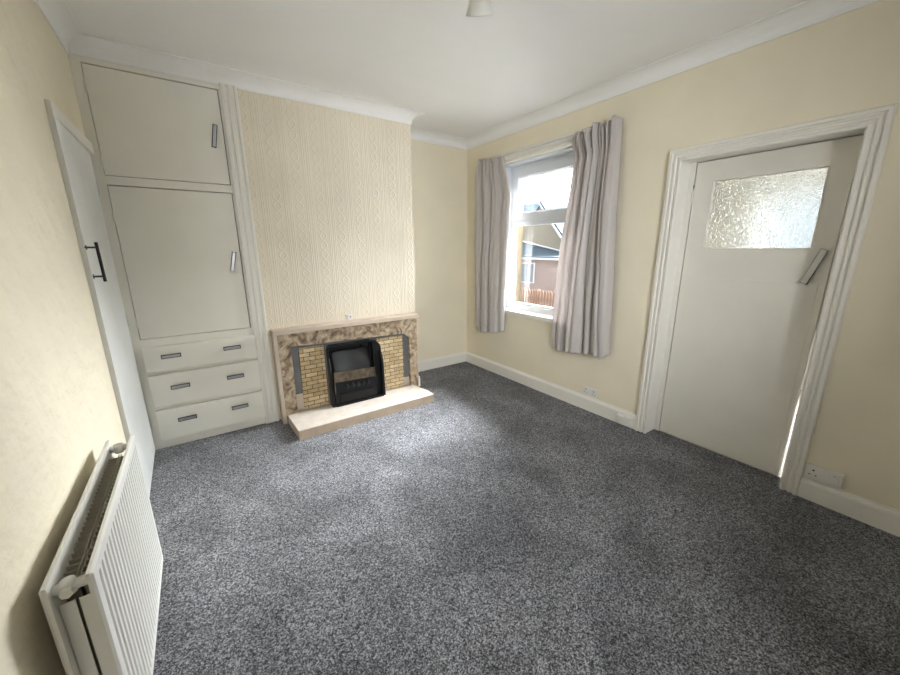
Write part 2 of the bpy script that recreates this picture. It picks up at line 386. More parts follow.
# ------------------------------------------------------------------ window
w = thing('window_1', 'white plastic window with an opening top light', 'window', (.1, -.71, .755)); w['kind'] = 'structure'
del w['category']
wy0, wy1, wz0, wz1 = WIN
bm = B()
box(bm, -.0, .115, wy0, wy0+.012, wz0+.02, wz1); box(bm, 0, .115, wy1-.012, wy1, wz0+.02, wz1); box(bm, 0, .115, wy0+.012, wy1-.012, wz1-.012, wz1)
objs('reveal_lining', bm, M['upvc'], w)
def ringf(bm, y0, y1, z0, z1, x0, x1, t, ch=.008):
    prof = [(0, 0), (0, x1-x0), (t-ch, x1-x0), (t, x1-x0-ch*1.2), (t, 0)]
    return sweep(bm, [(y0, z0), (y1, z0), (y1, z1), (y0, z1)], prof, lambda u, v, h: (x1-h, u, v), True)
fr = ringf(B(), wy0+.012, wy1-.012, wz0+.022, wz1-.012, .105, .165, .055)
box(fr, .108, .165, wy0+.06, wy1-.06, 1.675, 1.75)
obj('window_frame', fr, M['upvc'], w)
obj('sash', ringf(B(), wy0+.06, wy1-.06, 1.703, wz1-.055, .088, .15, .088, .014), M['upvc'], w)
obj('bead', ringf(B(), wy0+.066, wy1-.066, wz0+.076, 1.676, .118, .15, .018), M['upvc'], w)
obj('glass_pane', bx(.128, .132, wy0+.12, wy1-.12, 1.775, wz1-.12), M['glass'], w)
obj('glass_pane', bx(.136, .140, wy0+.07, wy1-.07, wz0+.08, 1.672), M['glass'], w)
h = obj('window_handle', box(bx(.066, .088, -.74, -.70, 1.752, 1.768), .056, .068, -.78, -.66, 1.754, 1.766), M['upvc'], w, .003)
obj('window_sill', bx(-.035, .108, wy0-.03, wy1+.03, .735, .777), M['white'], w, .006, seg=3)

obj('window_frame', sweep(B(), [(RWX0, RWZ0), (RWX1, RWZ0), (RWX1, RWZ1), (RWX0, RWZ1)], [(0, 0), (0, .05), (.055, .05), (.055, 0)], lambda u, v, h: (u, YB-.06-h, v), True), M['upvc'], w2)
obj('mullion', bx(-1.825, -1.775, YB-.11, YB-.06, RWZ0+.056, RWZ1-.056), M['upvc'], w2)
obj('glass_pane', bx(RWX0+.05, -1.827, YB-.088, YB-.084, RWZ0+.05, RWZ1-.05), M['glass'], w2)
obj('glass_pane', bx(-1.773, RWX1-.05, YB-.088, YB-.084, RWZ0+.05, RWZ1-.05), M['glass'], w2)
obj('window_sill', bx(RWX0-.03, RWX1+.03, YB-.05, YB+.03, RWZ0-.035, RWZ0-.001), M['white'], w2, .004)
# ------------------------------------------------------------------ door on the right wall
d = thing('door_1', 'white flush door with a hammered glass light', 'door', (.12, -2.36, 0)); d['kind'] = 'structure'; del d['category']
X0, X1 = .12, .157
dl, drT, drB, dt = -1.990, -2.742, -2.724, 1.980
def dr(z): return drB+(drT-drB)*z/dt
gy0, gy1, gz0, gz1 = -2.646, -2.096, 1.415, 1.856
bm = B()
# slab around the opening, front and back faces with the reveal
ys = lambda z: [dl, gy1, gy0, dr(z)]
zs = [.008, gz0, gz1, dt]
def fv(x, i, j): return (x, ys(zs[j])[i], zs[j])
V = {}
def gv(x, i, j):
    k = (x, i, j)
    if k not in V: V[k] = bm.verts.new(fv(x, i, j))
    return V[k]
for x in (X0, X1):
    for i in range(3):
        for j in range(3):
            if (i, j) == (1, 1): continue
            bm.faces.new([gv(x, i, j), gv(x, i+1, j), gv(x, i+1, j+1), gv(x, i, j+1)])
for a, c in (((1, 1), (2, 1)), ((2, 1), (2, 2)), ((2, 2), (1, 2)), ((1, 2), (1, 1))): bm.faces.new([gv(X0, *a), gv(X0, *c), gv(X1, *c), gv(X1, *a)])
loop = [(0, 0), (1, 0), (2, 0), (3, 0), (3, 1), (3, 2), (3, 3), (2, 3), (1, 3), (0, 3), (0, 2), (0, 1)]
for i in range(12):
    a, c = loop[i], loop[(i+1) % 12]; bm.faces.new([gv(X0, *a), gv(X0, *c), gv(X1, *c), gv(X1, *a)])
obj('door_slab', bm, M['door_white'], d)
obj('hardboard_panel', prism(B(), [(-2.032, .012), (-2.706, .012), (-2.706, 1.226), (-2.032, 1.226)], lambda u, v, h: (h, u, v), X0-.003, X0+.001), M['door_white'], d, .001)
obj('glazing_bead', sweep(B(), [(gy0, gz0), (gy1, gz0), (gy1, gz1), (gy0, gz1)], [(0, 0), (0, .014), (.004, .014), (.009, .006), (.009, 0)], lambda u, v, h: (X0+.012-h, u, v), True), M['door_white'], d)
obj('obscure_glass', bx(X0+.014, X0+.019, gy0+.001, gy1-.001, gz0+.001, gz1-.001), M['obscure'], d)
hd = obj('door_handle', prism(B(), [(-2.690, 1.418), (-2.716, 1.408), (-2.660, 1.222), (-2.634, 1.232)], lambda u, v, h: (h, u, v), .088, .094), M['metal'], d, .001)
obj('handle_edge', prism(B(), [(-2.687, 1.421), (-2.720, 1.409), (-2.663, 1.218), (-2.631, 1.230)], lambda u, v, h: (h, u, v), .094, .100), M['dark_metal'], hd)
bm = B(); tube(bm, (.1, -2.69, 1.385), (.12, -2.69, 1.385), .006); tube(bm, (.1, -2.66, 1.255), (.12, -2.66, 1.255), .006); objs('handle_post', bm, M['dark_metal'], hd)
for z in (1.766, .29):
    hb = B(); tube(hb, (.114, -1.987, z-.04), (.114, -1.987, z+.04), .005, 12); box(hb, .1165, .1195, -1.984, -1.956, z-.04, z+.04)
    obj('hinge', hb, M['white'], d)
    obj('hinge_gap', bx(.1145, .1172, -1.990, -1.985, z+.055, z+.075) if z > 1 else bx(.1145, .1172, -1.988, -1.985, z-.01, z+.01), M['dark_metal'], d)
bm = B()
box(bm, .0, .12, -1.9475, -1.93, 0, 2.0); box(bm, .12, .17, -1.984, -1.93, 0, 2.0)
box(bm, 0, .17, -2.80, -2.762, 0, 2.0)
box(bm, 0, .17, -2.762, -1.9475, 1.986, 2.01)
box(bm, .158, .175, -2.762, -1.975, 1.955, 1.986); box(bm, .158, .175, -2.762, -2.728, .95, 1.955); box(bm, .158, .175, -2.000, -1.984, 0, 1.955)  # stop strips added to block kitchen light at the door gaps
struct('trim_5', bm, M['white'], label='white door lining')

# ------------------------------------------------------------------ narrow door on the left wall, standing slightly proud
d2 = thing('door_2', 'cool white flush door in the left wall corner', 'door', (-W, -.4, 0)); d2['kind'] = 'structure'; del d2['category']
P = lambda u, v, h: (u, v, h)
obj('door_slab', prism(B(), [(-W-.002, -.01), (-W+.004, -.01), (-W+.021, -.81), (-W-.002, -.81)], P, .01, 1.9975), M['leftdoor'], d2, .001)
bm = B(); tube(bm, (-3.128, -.805+.0, 1.470), (-3.128, -.790, 1.285), .0065, 14)
hd = obj('door_handle', bm, M['black_metal'], d2, smooth=False)
bm = B()
for (y, z) in ((-.80, 1.446), (-.79, 1.310)):
    tube(bm, (-3.128, y, z), (-3.168, y, z), .0045, 10); tube(bm, (-3.164, y, z), (-3.170, y, z), .011, 14)
objs('handle_post', bm, M['dark_metal'], hd)
for z in (1.80, .22, .98):
    hb = B(); tube(hb, (-W+.008, -.010, z-.045), (-W+.008, -.010, z+.045), .0055, 10); obj('hinge', hb, M['leftdoor'], d2)
struct('trim_6', prism(B(), [(-W, -.005), (-W+.024, -.005), (-W+.021, -.81), (-W, -.81)], P, 1.998, 2.058), M['white'], .002, label='white head trim over the narrow left door')

# ------------------------------------------------------------------ alcove cupboard
cb_ = thing('fitted_cupboard', 'off-white full-height alcove cupboard with two doors above three drawers', 'cupboard', (-2.8, 0, 0))
FX0, FX1 = -W, -2.445
bm = B()
# face frame: stiles and rails
box(bm, FX0, -3.139, 0, .045, 0, HC-.002); box(bm, -2.457, FX1, 0, .045, 0, HC-.002)
for z0, z1 in ((0, .072), (.296, .334), (.562, .596), (.771, .829), (1.832, 1.884), (2.497, HC-.002)): box(bm, -3.139, -2.457, 0, .045, z0, z1)
bmesh.ops.remove_doubles(bm, verts=bm.verts, dist=1e-5)
obj('face_frame', bm, M['cupboard'], cb_)
obj('carcass', box(box(box(bx(FX0, FX1, .34, .36, 0, HC-.002), FX0, FX0+.01, .045, .34, 0, HC-.002), FX1-.01, FX1, .045, .34, 0, HC-.002), -3.17, -2.46, .03, .34, .80, .82), M['black'], cb_)  # inside coloured black to deepen the shade in the door gaps
def bar_handle(par, p0, p1, yf, horizontal):
    (x0, z0), (x1, z1) = p0, p1
    w_ = .009
    dx, dz = x1-x0, z1-z0; l = math.hypot(dx, dz); nx, nz = -dz/l*w_, dx/l*w_
    q = [(x0+nx, z0+nz), (x1+nx, z1+nz), (x1-nx, z1-nz), (x0-nx, z0-nz)]
    k = 1.6; ex, ez = dx/l*.005, dz/l*.005
    q2 = [(x0+nx*k-ex, z0+nz*k-ez), (x1+nx*k+ex, z1+nz*k+ez), (x1-nx*k+ex, z1-nz*k+ez), (x0-nx*k-ex, z0-nz*k-ez)]
    hh = obj('handle', prism(B(), q, lambda u, v, h: (u, h, v), yf-.032, yf-.026), M['metal'], par, .001)
    obj('handle_edge', prism(B(), q2, lambda u, v, h: (u, h, v), yf-.026, yf-.020), M['dark_metal'], hh)
    bm = B()
    for t in (.12, .88): tube(bm, (x0+dx*t, yf-.020, z0+dz*t), (x0+dx*t, yf, z0+dz*t), .005, 10)
    objs('handle_post', bm, M['dark_metal'], hh)
for nm, z0, z1, ha, hb_ in (('upper_door', 1.887, 2.494, (-2.508, 2.262), (-2.532, 2.124)), ('lower_door', .832, 1.829, (-2.502, 1.412), (-2.532, 1.279))):
    dd = obj(nm, bx(-3.135, -2.463, -.002, .018, z0+.001, z1-.003), M['cupboard'], cb_, .0015)
    bar_handle(dd, ha, hb_, -.002, False)
    for z in (z0+.12*(z1-z0), z0+.80*(z1-z0)):
        hb2 = B(); tube(hb2, (-3.1385, -.004, z-.035), (-3.1385, -.004, z+.035), .0045, 10); obj('hinge', hb2, M['cupboard'], dd)
for z0, z1, hz, a, c in ((.594, .774, .701, -3.037, -2.661), (.332, .566, .468, -3.017, -2.667), (.069, .300, .214, -3.012, -2.668)):
    dd = obj('drawer', bx(-3.139, -2.446, -.030, -.001, z0, z1), M['cupboard'], cb_, .003)
    for x in (a, c): bar_handle(dd, (x, hz), (x+.105, hz+.001), -.030, True)

# ------------------------------------------------------------------ fireplace
FY = -.12
fs = thing('fireplace_surround', 'brown mottled stone fire surround with brick slips on the chimney breast', 'fireplace', (-1.67, FY, 0))
obj('mantel_shelf', bx(-2.328, -.988, -.135, -.001, .768, .803), M['mantel'], fs, .004)
pts = [(-2.297, .0), (-2.297, .768), (-1.022, .768), (-1.022, .0), (-1.112, .0), (-1.112, .575), (-1.175, .628), (-2.204, .657), (-2.204, .0)]
obj('stone_frame', prism(B(), pts, lambda u, v, h: (u, h, v), FY, -.085), M['stone'], fs, .004)
objs('side_cheek', box(bx(-2.325, -2.2975, FY, -.001, 0, .768), -1.0215, -1.012, FY+.01, -.001, 0, .768), M['mantel'], fs, .002)
bm = sweep(B(), [(-1.112, .165), (-1.112, .660), (-2.204, .660), (-2.204, .228)], [(0, 0), (0, .019), (.06, .019), (.06, 0)], lambda u, v, h: (u, -.070-h, v)); obj('slate_inlay', bm, M['slate'], fs)
obj('back_wall', bx(-2.19, -1.12, -.060, -.001, .08, .66), M['black'], fs)
obj('inlay_foot', bx(-2.204, -2.142, -.091, -.070, .08, .228), M['mantel'], fs)
obj('inlay_foot', bx(-1.175, -1.112, -.091, -.070, .08, .165), M['mantel'], fs)
obj('brick_panel', prism(B(), [(-2.145, .08), (-2.140, .632), (-1.937, .628), (-1.937, .08)], lambda u, v, h: (u, h, v), -.104, -.090), M['brick'], fs, .002)
obj('brick_panel', prism(B(), [(-1.425, .08), (-1.450, .612), (-1.178, .606), (-1.178, .08)], lambda u, v, h: (u, h, v), -.104, -.090), M['brick'], fs, .002)

he = thing('hearth', 'pale travertine tiled hearth slab on the carpet', 'hearth', (-1.67, -.3, 0))
TH = .003
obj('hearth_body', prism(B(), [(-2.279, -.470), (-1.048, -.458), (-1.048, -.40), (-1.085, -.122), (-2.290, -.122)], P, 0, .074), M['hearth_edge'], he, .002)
# top tiles: three runs with fine joints
def tile(x0, x1, y0, y1):
    obj('top_tile', bx(x0+.0008, x1-.0008, y0+.0008, y1-.0008, .0735, .081), M['hearth'], he, .0015)
obj('top_tile', prism(B(), [(-2.280, -.473), (-1.046, -.461), (-1.046, -.3315), (-2.284, -.3435)], P, .0735, .081), M['hearth'], he, .0015)
obj('top_tile', prism(B(), [(-2.284, -.342), (-1.046, -.330), (-1.072, -.2315), (-2.287, -.2435)], P, .0735, .081), M['hearth'], he, .0015)
obj('top_tile', prism(B(), [(-2.287, -.242), (-1.072, -.230), (-1.086, -.122), (-2.291, -.122)], P, .0735, .081), M['hearth'], he, .0015)
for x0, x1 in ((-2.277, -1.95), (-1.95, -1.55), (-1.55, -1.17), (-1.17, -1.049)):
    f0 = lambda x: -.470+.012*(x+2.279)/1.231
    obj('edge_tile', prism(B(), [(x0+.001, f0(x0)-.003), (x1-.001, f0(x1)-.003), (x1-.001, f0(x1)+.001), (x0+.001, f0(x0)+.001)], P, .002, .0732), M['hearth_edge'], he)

fi = thing('coal_fire_insert', 'black open-fronted fire insert with bronze band, in the brick fireplace', 'fire', (-1.67, -.15, .081))
def xz(y): return None
q = lambda u, v, h: (u, h, v)
# rear recess
obj('firebox', box(box(box(box(bx(-1.905, -1.515, -.0695, -.064, .081, .62), -1.905, -1.900, -.105, -.0695, .081, .60), -1.520, -1.515, -.105, -.0695, .081, .60), -1.9, -1.52, -.105, -.0695, .615, .62), -1.9, -1.52, -.105, -.0695, .081, .085), M['black'], fi)
def rounded(x0, x1, z0, z1, rl, r):
    pts = [(x0, z0), (x1, z0)]
    for i in range(7): t = PI/2*i/6; pts.append((x1-r+r*math.cos(t), z1-r+r*math.sin(t)))
    for i in range(7): t = PI/2+PI/2*i/6; pts.append((x0+rl+rl*math.cos(t), z1-rl+rl*math.sin(t)))
    return pts
# outer frame: arch with opening
o_ = rounded(-1.935, -1.430, .081, .614, .02, .085); i_ = rounded(-1.910, -1.512, .081, .605, .006, .012)
bm = B(); n = len(o_)
for y0, y1 in ((-.150, -.105),):
    A = [bm.verts.new((x, y0, z)) for x, z in o_]; A2 = [bm.verts.new((x, y1, z)) for x, z in o_]
    C_ = [bm.verts.new((x, y0, z)) for x, z in i_]; C2 = [bm.verts.new((x, y1, z)) for x, z in i_]
    for i in range(1, n): j = (i+1) % n; bm.faces.new((A[i], A[j], C_[j], C_[i])); bm.faces.new((A2[i], A2[j], C2[j], C2[i])); bm.faces.new((A[i], A[j], A2[j], A2[i])); bm.faces.new((C_[i], C_[j], C2[j], C2[i]))
    bm.faces.new((A[0], C_[0], C2[0], A2[0])); bm.faces.new((A[1], C_[1], C2[1], A2[1]))
obj('outer_frame', bm, M['cast'], fi, .003)
obj('frame_strip', bx(-1.936, -1.928, -.148, -.104, .085, .625), M['slate'], fi)
# side cheeks that belly forward and down
for s, x0, x1 in ((1, -1.932, -1.912), (-1, -1.452, -1.431)):
    pts = [(-.149, .081), (-.149, .52)]
    for i in range(9): t = i/8; pts.append((-.149-.050*math.sin(PI/2*t), .52-.12*t))
    pts += [(-.205, .25), (-.212, .081)]
    obj('side_cheek', prism(B(), pts, lambda u, v, h: (h, u, v), x0, x1), M['cast'], fi, .004)
# curved hood
bm = B(); rows = []
for i in range(13):
    t = i/12; z = .565-.225*t; yy = -.110-.075*(1-math.cos(t*PI/2))-.02*math.sin(t*PI)
    rows.append([bm.verts.new((-1.900+(.378)*j/12, yy+.03*((j/6-1)**2)-.0, z-(.02*((j/6-1)**4) if i == 0 else 0))) for j in range(13)])
for a, c in zip(rows, rows[1:]):
    for j in range(12): bm.faces.new((a[j], a[j+1], c[j+1], c[j]))
hood = obj('hood', bm, M['hood'], fi, smooth=True); md = hood.modifiers.new('s', 'SOLIDIFY'); md.thickness = .004
obj('damper_knob', tube(B(), (-1.60, -.118, .578), (-1.60, -.138, .574), .009, 14), M['cast'], fi)
obj('bronze_band', prism(B(), [(-1.896, .300), (-1.896, .393), (-1.534, .377), (-1.534, .289)], q, -.205, -.196), M['ash'], fi, .003)
obj('bronze_upright', bx(-1.904, -1.896, -.212, -.200, .20, .396), M['ash'], fi, .002)
obj('bronze_upright', bx(-1.533, -1.525, -.212, -.200, .285, .382), M['ash'], fi, .002)
# grate with bars and slots
bm = prism(B(), [(-.204, .085), (-.196, .299), (-.17, .299), (-.17, .085)], lambda u, v, h: (h, u, v), -1.900, -1.512)
obj('grate_front', bm, M['cast'], fi, .002)
for i in range(5):
    x = -1.79+.050*i
    obj('grate_bar', box(bx(x-.006, x+.006, -.214, -.199, .222, .268), x-.02, x+.02, -.212, -.199, .238, .247), M['grate'], fi, .002)
obj('ash_door', bx(-1.86, -1.55, -.214, -.203, .11, .185), M['cast'], fi, .004)
obj('base_plinth', bx(-1.905, -1.455, -.225, -.15, .0815, .098), M['cast'], fi, .003)

# small outlet over the mantel
so = thing('gas_tap_cover', 'small white square box with a dark dot on wall above the mantel', 'outlet box', (-1.66, 0, .80))
obj('box_body', bx(-1.683, -1.632, -.020, 0, .804, .856), M['plastic'], so, .003)
obj('dark_knob', tube(B(), (-1.655, -.020, .832), (-1.655, -.023, .832), .006, 14), M['brown_dot'], so)
obj('side_plate', bx(-1.692, -1.6835, -.012, 0, .810, .852), M['pipe'], so)

# ------------------------------------------------------------------ radiator
RX0, RX1, RY0, RY1, RZ0, RZ1 = -3.148, -3.058, -2.168, -1.372, .085, .701
rd = thing('radiator', 'white double-panel convector radiator on the left wall', 'radiator', (-3.09, -1.81, 0))
def ribbed(x, out, n_):
    """panel with pressed vertical flutes; out = direction of the visible face"""
    bm = B(); cols = []; edge = .028; zf = [RZ0, RZ0+.006, RZ0+.028, RZ0+.045, RZ1-.045, RZ1-.030, RZ1-.006, RZ1]
    ysamp = [RY0, RY0+.004, RY0+edge]; amp = [0, 1, 1]
    pitch = (RY1-RY0-2*edge)/n_
    for k in range(n_):
        y = RY0+edge+k*pitch
        ysamp += [y+pitch*.22, y+pitch*.36, y+pitch*.64, y+pitch*.78]; amp += [1, 0, 0, 1]
    ysamp += [RY1-edge, RY1-.004, RY1]; amp += [1, 1, 0]
    for z in zf:
        row = []
        inner = RZ0+.03 < z < RZ1-.035
        for k, (y, a) in enumerate(zip(ysamp, amp)):
            e_ = 0 if z in (RZ0, RZ1) or k in (0, len(ysamp)-1) else .006
            groove = (.0085 if (inner and a == 0 and 2 < k < len(ysamp)-3) else 0)
            row.append(bm.verts.new((x+out*(e_-groove), y, z)))
        cols.append(row)
    for a, c in zip(cols, cols[1:]):
        for j in range(len(a)-1): bm.faces.new((a[j], a[j+1], c[j+1], c[j]))
    bk = [bm.verts.new((x-out*.007, y, z)) for y, z in ((RY0, RZ0), (RY1, RZ0), (RY1, RZ1), (RY0, RZ1))]
    bm.faces.new(bk)
    bm.faces.new([bk[0], bk[1]]+cols[0][::-1]); bm.faces.new([bk[2], bk[3]]+cols[-1])
    bm.faces.new([bk[1], bk[2]]+[r[-1] for r in cols][::-1]); bm.faces.new([bk[3], bk[0]]+[r[0] for r in cols])
    return bm
obj('front_panel', ribbed(RX1-.006, 1, 23), M['rad'], rd)
obj('back_panel', ribbed(RX0+.006, -1, 23), M['rad'], rd)
# two rows of folded convector fins
mid = (RX0+RX1)/2
for x0, x1 in ((RX0+.014, mid-.003), (mid+.003, RX1-.014)):
    bm = B(); y = RY0+.075; top = RZ1-.045; wdt = x1-x0
    side = x0 < mid
    box(bm, (x1-.0015) if side else x0, x1 if side else x0+.0015, RY0+.075, RY1-.06, RZ0+.06, top)
    while y < RY1-.065:
        box(bm, x0, x1, y, y+.0022, RZ0+.06, top); y += .0235
    cf = obj('convector_fins', bm, M['fin'], rd)
    obj('convector_end', bx(x0, x1, RY0+.028, RY0+.031, RZ0+.05, RZ1-.075), M['rad'], rd, .001)
# header tees at both ends
for ye, sg in ((RY0+.028, -1), (RY1-.028, 1)):
    bm = B(); tube(bm, (RX0+.006, ye, RZ1-.032), (RX1-.010, ye, RZ1-.032), .0125, 16)
    t_ = obj('header_tee', bm, M['rad'], rd, smooth=True)
    bm = B(); lathe(bm, [(.0001, -.018), (.014, -.017), (.0165, -.008), (.0165, .008), (.014, .017), (.0001, .018)], mid-.006, ye, RZ1-.032, 20)
    obj('tee_boss', bm, M['rad'], t_, smooth=True)
    bm = B(); tube(bm, (mid-.006, ye, RZ1-.034), (mid-.006, ye+sg*.026, RZ1-.034), .0125, 6 if sg < 0 else 16); obj('end_plug', bm, M['rad'], t_, .001)
    bm = B(); tube(bm, (RX0+.006, ye, RZ0+.03), (RX1-.010, ye, RZ0+.03), .0125, 16); obj('header_tee', bm, M['rad'], rd, smooth=True)
for y in (RY0+.16, RY1-.16): obj('wall_bracket', box(bx(-W+.0006, -W+.004, y-.02, y+.02, .22, .62), -W+.0006, RX0, y-.004, y+.004, .25, .60), M['rad'], rd)
bm = B(); tube(bm, (mid, RY0-.02, RZ0+.03), (mid, RY0-.02, 0), .0075, 12); tube(bm, (mid, RY0+.03, RZ0+.03), (mid, RY0-.035, RZ0+.03), .010, 12); obj('feed_pipe', bm, M['pipe'], rd)

# ------------------------------------------------------------------ sockets
def double_socket(label, y0, z0, wd, hg, dep, switches):
    """y0 = far edge, runs towards -y"""
    s = thing('double_socket', label, 'socket', (0, y0-wd/2, z0))
    obj('back_box', bx(-dep, 0, y0-wd, y0, z0, z0+hg), M['plastic'], s, .002)
    obj('face_plate', bx(-dep-.007, -dep, y0-wd-.001, y0+.001, z0-.001, z0+hg+.001), M['plastic'], s, .003)
    f = -dep-.0072
    for cy in (y0-wd*.22, y0-wd*.78):
        bm = B()
        box(bm, f, f+.004, cy-.004, cy+.004, z0+hg*.62, z0+hg*.74)
        box(bm, f, f+.004, cy-.017, cy-.009, z0+hg*.30, z0+hg*.36); box(bm, f, f+.004, cy+.009, cy+.017, z0+hg*.30, z0+hg*.36)
        objs('pin_hole', bm, M['black'], s)
    for cy in (y0-wd*.44, y0-wd*.56):
        obj('rocker_switch', bx(f-.004, f+.002, cy-.005, cy+.005, z0+hg*.60, z0+hg*.84), M['plastic'], s, .0015)
    return s
double_socket('white double wall socket above skirting, below the right-hand curtain', -1.353, .138, .146, .078, .004, True)
double_socket('white surface-mounted double wall socket beside the door architrave', -2.858, .142, .148, .080, .026, True)
pc = thing('plug_adapter', 'white plug pushed in the socket beside the door', 'plug', (-.034, -2.975, .16))
obj('plug_body', tube(B(), (-.0335, -2.974, .178), (-.046, -2.974, .178), .023, 24), M['plastic'], pc, .003)
jb = thing('junction_box', 'small white box on the skirting end by the door frame', 'box', (-.03, -1.79, 0))
obj('box_body', bx(-.046, -.0205, -1.842, -1.722, .018, .088), M['plastic'], jb, .003)
obj('box_lid', bx(-.050, -.046, -1.838, -1.726, .022, .084), M['plastic'], jb, .002)

# ------------------------------------------------------------------ curtains
def interp(tab, z):
    tab = sorted(tab)
    if z <= tab[0][0]: return tab[0][1]
    for (a, c), (d_, e_) in zip(tab, tab[1:]):
        if z <= d_: t = (z-a)/(d_-a); return c+(e_-c)*t
    return tab[-1][1]
def curtain(label, far, near, top, bottom, folds, xb, seed, lining_span):
    """far/near: z->y tables of the two side edges; folds: (s, width, depth) ridges; s=0 far edge"""
    rnd = random.Random(seed)
    root = thing('curtain', label, 'curtain', (-.06, (far[0][1]+near[0][1])/2, .5), 'pair of taupe curtains at the window')
    NS, NZ = 220, 90
    def surf(off, s0=0, s1=1, scale=1):
        bm = B(); rows = []
        for i in range(NZ+1):
            row = []
            for j in range(NS+1):
                s = s0+(s1-s0)*j/NS
                zt, zb = interp(top, s), interp(bottom, s)
                t = i/NZ; z = zt+(zb-zt)*t
                dz = max(0, 2.36-z)
                y = interp(far, z)*(1-s)+interp(near, z)*s
                x = 0
                topf = math.exp(-(dz/.20)**2)
                vs = [c+(.016*math.sin(dz*1.9+ph_)+.010*math.sin(dz*4.3+2*ph_))*min(1, dz*1.5) for c, dp_, ph_ in folds]
                vs[0] = 0; vs.append(1.0)
                k = max(i_ for i_ in range(len(folds)) if s >= vs[i_]-1e-9)
                dp_, ph_ = folds[k][1:]
                u = (s-vs[k])/(vs[k+1]-vs[k])*2-1
                col_ = (1-abs(u)**2.6)**.55 if abs(u) < 1 else 0
                dp_ = dp_*(.8+.2*min(1, dz)+.12*math.sin(dz*2.7+ph_))
                x = dp_*col_
                x -= dp_*.75*topf*math.exp(-((u-.25*math.sin(ph_))/.22)**2)          # pinched pleat heads
                x -= dp_*.22*(1-topf)*math.exp(-((u-.45*math.sin(ph_+dz*.8))/.16)**2)      # secondary crease
                x += .0025*math.sin(s*61+dz*.9+ph_)
                x += .003*math.sin(z*9+s*7)*min(1, dz)+.006*math.exp(-((s-.85)/.07)**2)*math.sin(z*16+s*30)*math.exp(-((z-.78)/.16)**2)
                row.append(bm.verts.new((-(xb+x*scale)+off, y, z)))
            rows.append(row)
        for a, c in zip(rows, rows[1:]):
            for j in range(NS): bm.faces.new((a[j], a[j+1], c[j+1], c[j]))
        return bm
    o = obj('cloth_panel', surf(0), M['curtain'], root, smooth=True); md = o.modifiers.new('s', 'SOLIDIFY'); md.thickness = .0015
    if lining_span[0] > 0:
        l = surf(.012, *lining_span)
        for v in l.verts: v.co.z += .02 if v.co.z < 1 else (-.02 if v.co.z > 2.2 else 0); v.co.y -= .012
        o = obj('lining', l, M['lining'], root, smooth=True)
    bm = B()
    for (c, dp_, ph_) in folds:
        c += .08; y = interp(far, 2.3)*(1-c)+interp(near, 2.3)*c
        tube(bm, (-.035, y, 2.325), (-.035-.02, y, 2.305), .003, 8)
    objs('curtain_hook', bm, M['plastic'], root)
    return root
curtain('right-hand taupe satin curtain, the wider one nearest the door',
        [(.51, -1.003), (.82, -.998), (1.1, -1.01), (1.41, -1.03), (1.79, -1.082), (2.07, -1.112), (2.15, -1.125), (2.28, -1.072), (2.36, -1.08)],
        [(.57, -1.600), (1.18, -1.572), (1.78, -1.535), (2.13, -1.525), (2.36, -1.512)],
        [(0, 2.285), (.10, 2.345), (.17, 2.320), (.25, 2.348), (.34, 2.285), (.50, 2.366), (.62, 2.360), (.70, 2.305), (.80, 2.350), (.91, 2.372), (1, 2.345)],
        [(0, .515), (.2, .500), (.36, .520), (.5, .525), (.65, .535), (.8, .555), (.92, .530), (1, .570)],
        [(0, .030, 0), (.11, .050, 1.2), (.31, .085, 2.2), (.58, .055, 3.5), (.72, .085, 5)], .040, 3, (0, 1))
curtain('left-hand taupe satin curtain, the narrower one nearest the corner',
        [(.49, .135), (.83, .160), (1.52, .176), (2.1, .187), (2.25, .17), (2.38, .125)],
        [(.55, -.325), (1.2, -.345), (1.8, -.365), (1.97, -.370), (2.1, -.33), (2.25, -.275), (2.36, -.25)],
        [(0, 2.372), (.2, 2.352), (.3, 2.36), (.38, 2.318), (.5, 2.352), (.62, 2.300), (.72, 2.345), (.82, 2.325), (.93, 2.345), (1, 2.325)],
        [(0, .50), (.1, .52), (.2, .47), (.4, .475), (.6, .50), (.8, .50), (1, .54)],
        [(0, .055, 0.4), (.27, .065, 1.9), (.50, .055, 3.2), (.80, .04, 4.4)], .040, 5, (.70, .985))
rl = thing('curtain_rail', 'slim white curtain rail above the window architrave', 'curtain rail', (0, -.7, 2.32))
bm = B(); box(bm, -.0310, -.0275, -1.50, .10, 2.312, 2.332); obj('rail_track', bm, M['plastic'], rl, .002)
for y in (.0, -.7, -1.4): obj('rail_bracket', bx(-.0280, -.0272, y-.012, y+.012, 2.310, 2.338), M['plastic'], rl)

